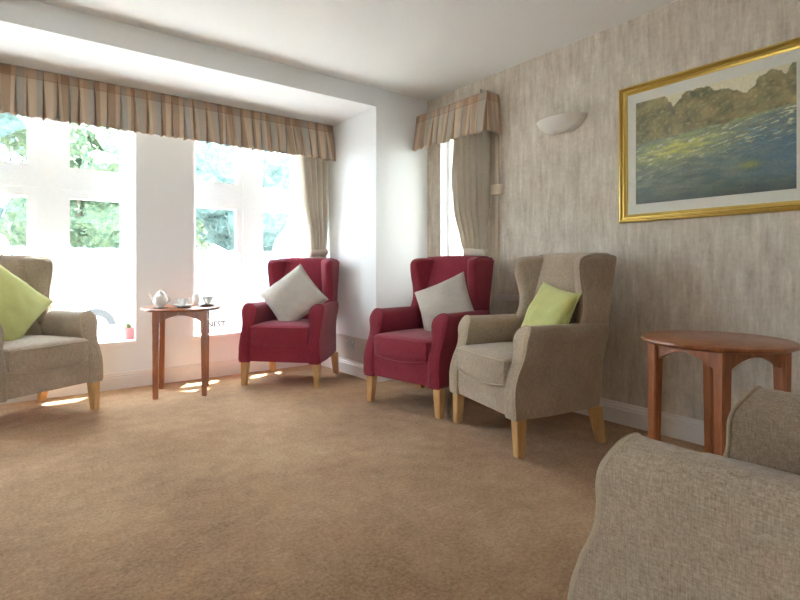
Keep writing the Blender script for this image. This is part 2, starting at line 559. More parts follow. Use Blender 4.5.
box(bm, XR - .004, GX - .03, RW0 + .012, RW1 - .012, RZ1 - .012, RZ1 + .001); struct('trim_6', bm, M['upvc'])
# unseen glazing behind the camera, added to let fill light into the room
bm = bmesh.new()
y0, y1 = YB - .12, YB - .06
for k in range(3):
    a = DO[0] + (DO[1] - DO[0]) * k / 3; b = DO[0] + (DO[1] - DO[0]) * (k + 1) / 3
    frame_rect(bm, a, b, 0, DO[2], .07, y0, y1)
d1 = struct('fill_door_1', bm, M['upvc'])
for k in range(3):
    a = DO[0] + (DO[1] - DO[0]) * k / 3; b = DO[0] + (DO[1] - DO[0]) * (k + 1) / 3
    bm = bmesh.new(); box(bm, a + .07, b - .07, y0 + .03, y0 + .036, .07, DO[2] - .07)
    obj('pane', bm, M['glass'], d1, smooth=False)

# ------------------------------------------------------------------ valances and curtains
def cloth_valance(name, L, drop, seedv, pleat=.078, flare=1, parent=None):
    """pleated strip along local +X, hanging in local -Z from z=0, bulging to local -Y; tail = return to the wall at the start"""
    rnd = random.Random(seedv)
    knots = [0.0]
    while knots[-1] < L:
        knots.append(knots[-1] + pleat * rnd.uniform(.72, 1.28))
    knots = [k * L / knots[-1] for k in knots]
    par = [(rnd.uniform(.75, 1.25), rnd.uniform(-1, 1), rnd.uniform(.06, .13)) for _ in knots]
    cols = []  # (x, y-profile weight, cloth length)
    u = rnd.uniform(0, 1)
    for i in range(len(knots) - 1):
        x0, x1 = knots[i], knots[i + 1]; w = x1 - x0
        amp, lean, fold = par[i]
        # a box pleat: narrow deep groove, then a broad face
        for t, d, du in ((0, 0, 0), (.04, .30, .02), (.08, .85, .02), (.15, 1, .012), (.5, 1.06, w * .42), (.85, 1, w * .42), (.92, .85, .012), (.96, .30, .02)):
            u += du
            cols.append((x0, w, t, d, amp, lean, u, fold))
    cols.append((knots[-1], .01, 0, 0, 1, 0, u + .02, .08))
    NZ = 14
    bm = bmesh.new(); uvl = bm.loops.layers.uv.new('UVMap')
    grid = []
    for j in range(NZ + 1):
        v = j / NZ; z = -v * drop
        row = []
        for (x0, w, t, d, amp, lean, uu, fold) in cols:
            open_ = max(0, (v - .20) / .80)
            A = .006 + .066 * flare * amp * open_ ** .7
            if v < .20: A = .008 - .004 * math.sin(PI * v / .20)
            # grooves are nearly shut at the header and open like wedges at the hem
            tt = t
            if t in (.04, .08, .15): tt = t * (.25 + 1.3 * open_)
            if t in (.85, .92, .96): tt = 1 - (1 - t) * (.25 + 1.3 * open_)
            x = x0 + w * tt + lean * .016 * open_ * (math.sin(PI * tt))
            y = -A * d - .012 * flare * open_ * amp - (.01 if j > 0 else 0)
            zz = z - (.006 * math.sin(uu * 60) * v if j == NZ else 0) - .008 * d * v * amp
            row.append((bm.verts.new((x, y, zz)), uu, v))
        grid.append(row)
    for j in range(NZ):
        for i in range(len(cols) - 1):
            a, b, c, d_ = grid[j][i], grid[j][i + 1], grid[j + 1][i + 1], grid[j + 1][i]
            f = bm.faces.new((a[0], b[0], c[0], d_[0]))
            for lp, q in zip(f.loops, (a, b, c, d_)):
                lp[uvl].uv = (q[1], q[2])
    o = obj(name, bm, M['stripe'], parent, smooth='full', recalc=False)
    sm = o.modifiers.new('thickness', 'SOLIDIFY'); sm.thickness = .002; sm.offset = 0
    return o

# valance over the bay window: hangs under the bay soffit
v = empty('valance', 'striped beige pleated valance across the wide bay window', 'valance', (BX0 + .005, 4.20, BH - .002), 0, None)
cloth_valance('pleated_cloth', BX1 - BX0 - .012, .335, 3, parent=v)
bm = bbox(0, BX1 - BX0 - .012, .012, .045, -.05, -.002, .003); obj('curtain_rail', bm, M['gloss'], v)
# header tape line
bm = bmesh.new(); tube(bm, [(x * (BX1 - BX0 - .02) / 40 + .004, -.0185, -.068) for x in range(41)], .0022, 6)
obj('header_cord', bm, M['stripe'], v)

VR0, VR1, VXP = 2.65, 3.465, 2.81
v2 = empty('valance', 'short striped beige valance with side return over the narrow wall window', 'valance', (VXP, VR1, 2.262), -PI / 2)
cloth_valance('pleated_cloth', VR1 - VR0 + .02, .30, 12, parent=v2, flare=.5)
ret = cloth_valance('side_return', XR - VXP + .01, .30, 5, parent=v2, pleat=.06, flare=.3)
ret.location = (VR1 - VR0, -.012, 0); ret.rotation_euler = (0, 0, PI / 2)
bm = bbox(.0, VR1 - VR0, .01, XR - VXP - .012, -.03, -.004, .003); obj('pelmet_board', bm, M['cream'], v2)
bm = bmesh.new(); tube(bm, [(VR1 - VR0 - .10, .05, -.004), (VR1 - VR0 - .10, .05, .055)], .004, 8); obj('fixing_hook', bm, M['dark'], v2)

def curtain(name, label, keys, folds, depth, seedv, mat):
    """keys: list (z, a, b) edges of the gathered curtain along local X at height z; folds along local Y"""
    rnd = random.Random(seedv)
    n = folds * 16
    ph = [rnd.uniform(-.35, .35) for _ in range(folds + 2)]
    am = [rnd.uniform(.7, 1.25) for _ in range(folds + 2)]
    zs = []
    z = keys[0][0]
    while z > keys[-1][0]:
        zs.append(z); z -= .03
    zs.append(keys[-1][0])
    ka = [(k[0], k[1]) for k in keys][::-1]; kb = [(k[0], k[2]) for k in keys][::-1]; kd = [(k[0], k[3]) for k in keys][::-1]
    bm = bmesh.new(); grid = []
    for z in zs:
        a, b, dp = lerp_tab(ka, z), lerp_tab(kb, z), lerp_tab(kd, z)
        row = []
        for i in range(n + 1):
            t = i / n; k = t * folds; ki = int(min(k, folds - 1))
            s = abs(math.sin(PI * k)) ** .6
            # rounded folds with deep narrow gaps between them
            y = -dp * am[ki] * (2 * s - 1) if s > .5 else -dp * (2 * s - 1)
            x = a + (b - a) * (t + .10 / folds * math.sin(2 * PI * k) * ph[ki] * 3)
            row.append(bm.verts.new((x, y, z)))
        grid.append(row)
    for r0, r1 in zip(grid, grid[1:]):
        for i in range(n):
            bm.faces.new((r0[i], r0[i + 1], r1[i + 1], r1[i]))
    root = empty(name, label, 'curtain')
    o = obj('curtain_cloth', bm, mat, root, smooth='full')
    sm = o.modifiers.new('thickness', 'SOLIDIFY'); sm.thickness = .003
    return root
def tieback(parent, xa, xb, dp, z, th=.055):
    bm = bmesh.new()
    cx, hw = (xa + xb) / 2, (xb - xa) / 2 + .012
    rings = []
    for k in range(28):
        a = 2 * PI * k / 28
        co, si = math.cos(a), math.sin(a)
        sc = 1 / max(abs(co) ** 4 + abs(si) ** 4, 1e-6) ** .25 * .96
        x, y = cx + hw * co * sc, (dp + .014) * si * sc
        dz = .012 * co
        rings.append([(x, y, z - th / 2 + dz), (x * 1 + .004 * co, y + .004 * si, z + dz), (x, y, z + th / 2 + dz)])
    vr = [[bm.verts.new(p) for p in r] for r in rings]
    for a, b in zip(vr, vr[1:] + vr[:1]):
        bm.faces.new((a[0], b[0], b[1], a[1])); bm.faces.new((a[1], b[1], b[2], a[2]))
    o = obj('tieback', bm, M['tie'], parent, smooth='full')
    sm = o.modifiers.new('thickness', 'SOLIDIFY'); sm.thickness = .006
    return o

cu = curtain('curtain', 'taupe gathered curtain tied back at the right end of the bay window',
             [(2.20, -.305, 0, .052), (1.9, -.30, 0, .052), (1.55, -.27, 0, .050), (1.25, -.20, -.01, .034), (1.10, -.185, -.02, .028), (1.02, -.19, -.015, .028), (.7, -.24, 0, .036), (.45, -.25, 0, .04)],
             5, .04, 21, M['curtain'])
cu.location = (BX1 - .012, 4.268, 0)
tieback(cu, -.185, -.02, .03, 1.085)
cl = curtain('curtain', 'taupe gathered curtain tied back beside the narrow wall window',
             [(2.20, 0, .32, .058), (1.95, 0, .325, .058), (1.65, .0, .35, .058), (1.4, .01, .325, .054), (1.15, .02, .27, .028), (1.06, .03, .245, .024), (1.0, .02, .26, .026), (.6, .0, .32, .036), (.05, 0, .33, .036)],
             5, .04, 8, M['curtain'])
cl.location = (2.868, 2.68, 0); cl.rotation_euler = (0, 0, PI / 2)
tieback(cl, .03, .245, .024, 1.065)

# ------------------------------------------------------------------ armchair
def yf(z): return lerp_tab([(.19, .338), (.31, .342), (.36, .334), (.41, .318), (.445, .302), (.475, .288), (.50, .281), (.53, .277), (.56, .276), (.585, .272), (.605, .264), (.622, .254), (.636, .245), (.652, .236)], z)
def yb(z): return (-.250 - .065 * max(0, z - .19) / .45) if z < .64 else (-.315 - .075 * (z - .64) / .39)

def wing_chair(label, group, mat, pipe, loc, rz):
    t = empty('wingback_armchair', label, 'armchair', loc, rz, group)
    arm_o = smooth_poly([(.330, .19), (.334, .27), (.330, .36), (.328, .44), (.333, .51), (.342, .565), (.343, .605), (.334, .636), (.312, .651), (.272, .647), (.238, .622), (.228, .580), (.232, .53), (.243, .46), (.248, .36), (.250, .27), (.250, .19)], 3)
    # keep the bottom flat
    arm_o = [Vector((p.x, max(p.y, .19))) for p in arm_o]
    for s in (-1, 1):
        def mp(u, v, d, s=s):
            b_, f_ = yb(v), yf(v)
            # slight dip of the arm top towards the wing
            dip = -.003 * math.sin(PI * min(1, max(0, d))) * max(0, (v - .5) / .16)
            u = u - .036 * max(0, (.62 - d) / .62) * max(0, min(1, (u - .25) / .07))
            return Vector((s * u, b_ + (f_ - b_) * d, v + dip))
        bm = slab(arm_o, 0, 1, .022, mp, seg=5, mid=10)
        a = obj('armrest', bm, mat, t)
        bm = bmesh.new()
        io = inset(arm_o, .0015)
        tube(bm, [mp(p.x, p.y, .984) for p in io], .0056, 8, closed=True)
        obj('piping', bm, pipe, a, smooth='full')
        # wing
        wo = smooth_poly([(-.303, .56), (-.332, .70), (-.361, .85), (-.382, .96), (-.386, 1.00), (-.368, 1.014), (-.30, 1.019), (-.235, 1.019), (-.165, 1.012), (-.125, .992), (-.112, .955), (-.120, .88), (-.138, .80), (-.142, .72), (-.122, .66), (-.100, .61), (-.10, .56)], 3)
        def mw(u, v, d, s=s):
            t_ = (d - .25) / .07
            k = max(0, min(1, (-.10 - u) / .15)); k = k * k * (3 - 2 * k)
            inner, outer = .234 - .072 * k, .296
            return Vector((s * (inner + (outer - inner) * t_), u, v))
        bm = slab(wo, .25, .32, .026, mw, seg=5, mid=2)
        wg = obj('wing', bm, mat, t)
        bm = bmesh.new()
        io = inset(wo, .002)
        tube(bm, [mw(p.x, p.y, .309) for p in io], .004, 6, closed=True)
        obj('piping', bm, pipe, wg, smooth='full')
    # backrest
    def fb(x, y, z):
        zz = .69 + z
        arch = .008 * (1 - (x / .29) ** 2) * max(0, (zz - .8) / .25)
        bul = (.022 * (1 - (x / .29) ** 2) * (1 - abs(z / .35) ** 2)) * (1 if y > 0 else .2)
        return (x, yb(zz) + .072 + y + (bul if y > 0 else -bul * .3), zz + arch)
    bm = rbox(.268, .068, .338, .030, (14, 5, 16), fb)
    obj('backrest', bm, mat, t)
    # seat base
    bm = rbox(.262, .285, .085, .012, (8, 8, 4), lambda x, y, z: (x, y + .042, .277 + z))
    obj('seat_base', bm, mat, t)
    # seat cushion
    def fs(x, y, z):
        nx, ny = x / .247, (y) / .265
        top = max(0, z / .07)
        cr = .020 * (1 - nx * nx) * (1 - ny * ny)
        bulge = .012 * (1 - nx * nx) * max(0, ny) * (1 - (z / .074) ** 2)
        droop = -.028 * (1 - nx * nx) * max(0, (ny - .8) / .2) * max(0, -z / .07)
        return (x, y + .075 + bulge, .410 + z + (cr if z > 0 else 0) + droop)
    bm = rbox(.243, .265, .075, .026, (12, 12, 6), fs)
    c = obj('seat_cushion', bm, mat, t)
    for zz, r_ in ((.468, 1), (.350, -1)):
        bm = bmesh.new()
        P = []
        hx, hy, cr = .2405, .2625, .03
        for (cx, cy, a0) in ((hx - cr, hy - cr, 0), (-hx + cr, hy - cr, PI / 2), (-hx + cr, -hy + cr, PI), (hx - cr, -hy + cr, 3 * PI / 2)):
            for k in range(7):
                a = a0 + PI / 2 * k / 6
                x, y = cx + cr * math.cos(a), cy + cr * math.sin(a)
                nx, ny = x / .247, y / .265
                P.append((x, y + .075 + .010 * (1 - nx * nx) * max(0, ny) * .5, zz + (.0)))
        Q = []
        for i in range(len(P)):
            a, b = Vector(P[i]), Vector(P[(i + 1) % len(P)])
            m_ = max(1, int((b - a).length / .05))
            for k in range(m_):
                q = a + (b - a) * k / m_
                q.y = q.y + (.006 * (1 - (q.x / .247) ** 2) if q.y > .2 else 0)
                if r_ < 0 and q.y > .3: q.z -= .026 * (1 - (q.x / .243) ** 2)
                Q.append(q)
        tube(bm, Q, .0045, 6, closed=True)
        obj('piping', bm, pipe, c, smooth='full')
    # legs
    for s in (-1, 1):
        bm = bmesh.new()
        def sq(cx, cy, hx, hy, z): return [(cx - hx, cy - hy, z), (cx + hx, cy - hy, z), (cx + hx, cy + hy, z), (cx - hx, cy + hy, z)]
        loft(bm, [sq(s * .309, .292, .020, .020, 0), sq(s * .308, .291, .021, .021, .004), sq(s * .300, .288, .029, .029, .196)])
        bmesh.ops.bevel(bm, geom=list(bm.edges), offset=.003, segments=2, affect='EDGES')
        obj('leg', bm, M['oak'], t)
        bm = bmesh.new()
        loft(bm, [sq(s * .300, -.252, .020, .020, 0), sq(s * .299, -.250, .021, .021, .004), sq(s * .292, -.214, .028, .032, .196)])
        bmesh.ops.bevel(bm, geom=list(bm.edges), offset=.003, segments=2, affect='EDGES')
        obj('leg', bm, M['oak'], t)
    return t

ang = lambda a: R(a - 90)
CHAIRS = {'A': ((1.908, 4.026, 0), ang(223.5)), 'B': ((2.362, 2.764, 0), ang(190.5)), 'C': ((2.370, 1.903, 0), ang(166)),
          'D': ((.018, 4.055, 0), ang(-60.5)), 'E': ((1.17, .245, 0), ang(90))}
gch = wing_chair('grey-beige wingback armchair with lime cushion, against wallpaper beside a claret armchair', 'wingback armchairs around the lounge', M['grey'], M['greypipe'], *CHAIRS['C'])
dup(gch, 'grey-beige wingback armchair with large lime cushion, backed up to the bay window', *CHAIRS['D'])
dup(gch, 'grey-beige armchair closest to the camera, only its arms showing', *CHAIRS['E'])
rch = wing_chair('claret red wingback armchair standing in the corner of the bay window', 'wingback armchairs around the lounge', M['red'], M['redpipe'], *CHAIRS['A'])
dup(rch, 'claret red wingback armchair between the bay corner and the grey armchair', *CHAIRS['B'])

# ------------------------------------------------------------------ scatter cushions
def scatter(name, label, mat, size, thick, chair, loc, rot, seedv=1):
    """square cushion; loc and rot in the chair's own frame; the cushion's face looks along its local +Y"""
    n = 22
    bm = bmesh.new()
    fr, bk = {}, {}
    rnd = random.Random(seedv); off = Vector((rnd.uniform(0, 9), rnd.uniform(0, 9), 0))
    h = size / 2
    for i in range(n + 1):
        for j in range(n + 1):
            u, v = 2 * i / n - 1, 2 * j / n - 1
            k = 1 - .07 * (1 - v * v) * abs(u) ** 3; l = 1 - .07 * (1 - u * u) * abs(v) ** 3
            x, z = u * h * k, v * h * l
            d = ((1 - u * u) * (1 - v * v)) ** .42 * thick / 2
            wr = .010 * noise.noise(Vector((x * 7, z * 7, 0)) + off) * min(1, d / .03)
            wr2 = .006 * noise.noise(Vector((x * 18, z * 18, 3)) + off) * min(1, d / .03)
            edge = i in (0, n) or j in (0, n)
            sag = .012 * noise.noise(Vector((x * 3, z * 3, 5)) + off)
            fr[i, j] = bm.verts.new((x, d + wr + wr2 + sag, z))
            bk[i, j] = fr[i, j] if edge else bm.verts.new((x, -d + wr + sag, z))
    for i in range(n):
        for j in range(n):
            bm.faces.new((fr[i, j], fr[i + 1, j], fr[i + 1, j + 1], fr[i, j + 1]))
            bm.faces.new((bk[i, j], bk[i, j + 1], bk[i + 1, j + 1], bk[i + 1, j]))
    o = obj(name, bm, mat, None, smooth='full')
    cl_, cr_ = CHAIRS[chair]
    Mx = Matrix.Translation(cl_) @ Matrix.Rotation(cr_, 4, 'Z') @ Matrix.Translation(loc) @ Matrix.Rotation(rot[2], 4, 'Z') @ Matrix.Rotation(rot[0], 4, 'X') @ Matrix.Rotation(rot[1], 4, 'Y')
    o.matrix_world = Mx
    tag(o, label, 'cushion')
    # seam piping around the rim
    bm = bmesh.new()
    rim = [(i, 0) for i in range(n)] + [(n, j) for j in range(n)] + [(i, n) for i in range(n, 0, -1)] + [(0, j) for j in range(n, 0, -1)]
    pts = []
    for i, j in rim:
        u, v = 2 * i / n - 1, 2 * j / n - 1
        k = 1 - .07 * (1 - v * v) * abs(u) ** 3; l = 1 - .07 * (1 - u * u) * abs(v) ** 3
        x, z = u * h * k, v * h * l
        pts.append((x, .012 * noise.noise(Vector((x * 3, z * 3, 5)) + off), z))
    tube(bm, pts, .0035, 6, closed=True)
    obj('seam', bm, mat, o, smooth='full')
    return o
# local chair frame: +x is the sitter's left... seen from the front it is the viewer's right when facing +Y flips
scatter('scatter_cushion', 'large lime green cushion standing on its corner in the armchair at the bay window', M['green'], .45, .15, 'D', (.085, -.02, .715), (R(20), R(45), R(0)), 2)
scatter('scatter_cushion', 'pale grey cushion standing on its corner in the claret armchair in the bay corner', M['stone'], .44, .14, 'A', (.0, .02, .695), (R(24), R(42), R(0)), 3)
scatter('scatter_cushion', 'pale grey cushion leaning in the claret armchair next to the grey armchair', M['stone'], .40, .13, 'B', (-.085, -.06, .67), (R(22), R(25), R(12)), 4)
scatter('scatter_cushion', 'lime green cushion leaning in the grey-beige armchair against the wallpaper', M['green'], .40, .13, 'C', (-.085, -.06, .650), (R(22), R(-8), R(-8)), 5)

# ------------------------------------------------------------------ round tables
def round_table(label, group, loc, rz):
    t = empty('side_table', label, 'side table', loc, rz, group)
    HT, RT, a = .65, .284, .161
    bm = bmesh.new()
    prof = [(0, HT - .022), (RT - .012, HT - .022), (RT - .004, HT - .018), (RT, HT - .011), (RT - .002, HT - .004), (RT - .008, HT), (0, HT)]
    lathe(bm, prof, 64); obj('tabletop', bm, M['cherry'], t)
    for sx in (-1, 1):
        for sy in (-1, 1):
            bm = bmesh.new()
            def sq(cx, cy, h, z): return [(cx - h, cy - h, z), (cx + h, cy - h, z), (cx + h, cy + h, z), (cx - h, cy + h, z)]
            loft(bm, [sq(sx * a * 1.02, sy * a * 1.02, .017, 0), sq(sx * a, sy * a, .024, HT - .0225)])
            bmesh.ops.bevel(bm, geom=list(bm.edges), offset=.004, segments=3, affect='EDGES')
            obj('leg', bm, M['cherry'], t)
    for k in range(4):
        # arched apron board between two legs
        n = 16; w = a - .02
        top = [(-w + 2 * w * i / n, HT - .0225) for i in range(n + 1)]
        bot = [(-w + 2 * w * i / n, HT - .105 + .052 * math.sin(PI * i / n) ** .8) for i in range(n + 1)]
        bm = bmesh.new()
        Rm = Matrix.Rotation(k * PI / 2, 3, 'Z')
        rows = []
        for y in (a - .010, a + .010):
            rows.append(([bm.verts.new(Rm @ Vector((x, y, z))) for x, z in top], [bm.verts.new(Rm @ Vector((x, y, z))) for x, z in bot]))
        (t0, b0), (t1, b1) = rows
        for i in range(n):
            bm.faces.new((t0[i], t0[i + 1], b0[i + 1], b0[i])); bm.faces.new((t1[i], b1[i], b1[i + 1], t1[i + 1]))
            bm.faces.new((b0[i], b0[i + 1], b1[i + 1], b1[i])); bm.faces.new((t0[i], t1[i], t1[i + 1], t0[i + 1]))
        bm.faces.new((t0[0], b0[0], b1[0], t1[0])); bm.faces.new((t0[n], t1[n], b1[n], b0[n]))
        obj('apron', bm, M['cherry'], t)
    return t
TW = (1.018, 4.085, 0)
rt = round_table('round reddish wooden side table with tea set, in front of the bay window pier', 'round wooden side tables', TW, R(-19))
dup(rt, 'round reddish wooden side table, bare top, against the wallpapered wall under the picture', (2.358, .912, 0), R(-18.5))

# ------------------------------------------------------------------ tea set
TZ = .65
def on_table(px, Z):
    p = VZ * Z + VX * ((px - 400) / F * Z); return Vector((p.x, p.y, TZ))
def coaster(px, Z, label):
    bm = bmesh.new(); lathe(bm, [(0, 0), (.048, 0), (.05, .002), (.05, .005), (.048, .006), (0, .006)], 28)
    o = obj('coaster', bm, M['coaster']); o.location = on_table(px, Z); tag(o, label, 'coaster'); return o
def cup(px, Z, rz, label, slabel, z0=.006):
    p = on_table(px, Z)
    bm = bmesh.new(); lathe(bm, [(0, .004), (.03, .003), (.045, .009), (.068, .017), (.0695, .019), (.045, .012), (.028, .008), (0, .008)], 32)
    o = obj('saucer', bm, M['china']); o.location = p + Vector((0, 0, z0 - .003)); tag(o, slabel, 'saucer')
    t = empty('teacup', label, 'cup', p + Vector((0, 0, z0 + .005)), rz)
    bm = bmesh.new(); lathe(bm, [(0, .002), (.02, .0), (.021, .004), (.019, .008), (.028, .018), (.037, .036), (.041, .055), (.0425, .060), (.0395, .060), (.035, .037), (.026, .020), (0, .011)], 32)
    obj('bowl', bm, M['china'], t)
    bm = bmesh.new(); tube(bm, [(.035 + .026 * math.sin(PI * k / 10), 0, .018 + .034 * (k / 10)) for k in range(11)], .003, 8); obj('handle', bm, M['china'], t)
    return t
Zp, Zc, Zd = 3.72, 3.76, 3.92
coaster(160.5, Zp, 'dark round coaster under the teapot')
coaster(184, Zc, 'dark round coaster under the middle teacup')
coaster(207, Zd, 'dark round coaster under the right teacup')
p = on_table(160.5, Zp)
tp = empty('teapot', 'white china teapot on the window table', 'teapot', p + Vector((0, 0, .006)), R(150))
tp.scale = (.86, .86, .96)
bm = bmesh.new(); lathe(bm, [(0, .002), (.034, .0), (.036, .004), (.034, .008), (.048, .025), (.056, .05), (.054, .075), (.042, .095), (.031, .102), (.031, .105), (0, .105)], 36); obj('body', bm, M['china'], tp)
bm = bmesh.new(); lathe(bm, [(0, .104), (.033, .104), (.034, .107), (.026, .117), (.010, .123), (.005, .126), (.009, .133), (.007, .140), (0, .142)], 28); obj('lid', bm, M['china'], tp)
bm = bmesh.new(); tube(bm, [(.045, 0, .035), (.062, 0, .045), (.075, 0, .065), (.083, 0, .09), (.094, 0, .106)], [.013, .011, .009, .007, .006], 12); obj('spout', bm, M['china'], tp)
bm = bmesh.new(); tube(bm, [(-.046 - .036 * math.sin(PI * k / 12), 0, .03 + .06 * k / 12) for k in range(13)], .0045, 8); obj('handle', bm, M['china'], tp)
cup(183, Zc, R(-30), 'white china teacup in the middle, beside the teapot', 'white saucer under the middle teacup')
cup(207.5, Zd, R(-20), 'white china teacup at the right edge of the window table', 'white saucer under the right teacup')
p = on_table(196, 4.06)
jg = empty('milk_jug', 'small white milk jug between the two teacups', 'jug', p, R(-40))
bm = bmesh.new(); lathe(bm, [(0, .002), (.022, 0), (.024, .004), (.030, .025), (.029, .05), (.021, .072), (.025, .088), (.0235, .088), (.019, .072), (.025, .05), (.024, .02), (0, .01)], 28); obj('body', bm, M['china'], jg)
bm = bmesh.new(); tube(bm, [(-.022 - .024 * math.sin(PI * k / 10), 0, .022 + .05 * k / 10) for k in range(11)], .003, 8); obj('handle', bm, M['china'], jg)

# ------------------------------------------------------------------ things on the window sill
def on_sill(px, y):
    k = (px - 400) / F; d = VZ + VX * k; t = y / d.y
    return Vector((d.x * t, y, SILL))
p = on_sill(128.5, 4.61)
pot = empty('flower_pot', 'small rose-red pot with sprig on the bay window sill', 'pot', p)
bm = bmesh.new(); lathe(bm, [(0, 0), (.034, 0), (.040, .03), (.046, .075), (.050, .078), (.050, .092), (.045, .092), (.042, .075), (0, .070)], 28); obj('pot', bm, M['pinkpot'], pot)
bm = bmesh.new()
for k in range(16):
    a, h_ = k * 2.4, .05 + .03 * ((k * 7) % 5) / 5
    r_ = .012 + .02 * ((k * 3) % 4) / 4
    tube(bm, [(0, 0, .07), (r_ * .6 * math.cos(a), r_ * .6 * math.sin(a), .07 + h_ * .6), (r_ * math.cos(a), r_ * math.sin(a), .07 + h_ * .8)], [.0015, .0045, .001], 5)
obj('plant_sprig', bm, M['leaf'], pot)
def add_text(s, size, depth, mat, parent, loc, rot):
    cu_ = bpy.data.curves.new('t', 'FONT'); cu_.body = s; cu_.size = size; cu_.offset = .0012; cu_.extrude = depth; cu_.align_x = 'CENTER'; cu_.align_y = 'CENTER'
    to = bpy.data.objects.new('t', cu_); C.objects.link(to)
    bpy.context.view_layer.update()
    me = bpy.data.meshes.new_from_object(to.evaluated_get(bpy.context.evaluated_depsgraph_get()))
    bpy.data.objects.remove(to)
    me.materials.append(mat)
    o = bpy.data.objects.new('lettering', me); C.objects.link(o)
    o.parent = parent; o.location = loc; o.rotation_euler = rot
    return o
p = on_sill(216, 4.60)
sg = empty('sill_sign', 'small white block sign with dark lettering on the window sill', 'sign', p, R(-8))
bm = bbox(-.085, .085, -.015, .015, 0, .115, .004); obj('sign_block', bm, M['sign'], sg)
add_text('NEST', .066, .001, M['ink'], sg, (0, -.0172, .072), (R(90), 0, 0))
bm = bbox(-.06, .06, -.0165, -.0145, .022, .026, .0005, 1); obj('sign_line', bm, M['ink'], sg)
p = on_sill(196, 4.60)
bm = bmesh.new(); lathe(bm, [(0, 0), (.018, 0), (.021, .006), (.016, .03), (.020, .045), (.012, .062), (.006, .07), (0, .072)], 20)
o = obj('ornament', bm, plain('grey_green_glaze', (.25, .28, .22), .4)); o.location = p; tag(o, 'tiny grey-green ornament on the sill beside the sign', 'ornament')

# ------------------------------------------------------------------ framed picture
PY0, PY1, PZ0, PZ1 = .69, 1.663, 1.215, 2.022
pic = empty('framed_picture', 'large gold framed pond landscape print with cream mount on the wallpaper', 'picture', (XR, (PY0 + PY1) / 2, (PZ0 + PZ1) / 2), -PI / 2)
# local frame: x runs from the far end to the near end of the wall, -y points into the room
hw, hh = (PY1 - PY0) / 2, (PZ1 - PZ0) / 2
fprof = [(0, 0), (0, -.022), (.006, -.028), (.012, -.029), (.017, -.024), (.020, -.018), (.026, -.020), (.032, -.019), (.038, -.012), (.042, -.010), (.048, -.008), (.048, 0)]
bm = bmesh.new()
rings = []
for (sx, sz) in ((-1, -1), (1, -1), (1, 1), (-1, 1)):
    rings.append([bm.verts.new((sx * (hw - d), y - .001, sz * (hh - d))) for d, y in fprof])
for a, b in zip(rings, rings[1:] + rings[:1]):
    for i in range(len(fprof) - 1):
        bm.faces.new((a[i], a[i + 1], b[i + 1], b[i]))
obj('frame', bm, M['gold'], pic)
def rect_ring(hw0, hh0, hw1, hh1, y0, y1):
    bm = bmesh.new()
    A = [[bm.verts.new((sx * w, y, sz * h)) for (sx, sz) in ((-1, -1), (1, -1), (1, 1), (-1, 1))] for w, h, y in ((hw0, hh0, y0), (hw0, hh0, y1), (hw1, hh1, y1), (hw1, hh1, y0))]
    for a, b in zip(A, A[1:] + A[:1]):
        for i in range(4):
            j = (i + 1) % 4; bm.faces.new((a[i], a[j], b[j], b[i]))
    return bm
obj('mount', rect_ring(hw - .045, hh - .045, hw - .098, hh - .105, -.001, -.006), M['mount'], pic, smooth=False)
obj('frame_slip', rect_ring(hw - .022, hh - .022, hw - .0255, hh - .0255, -.018, -.0215), M['goldd'], pic, smooth=False)

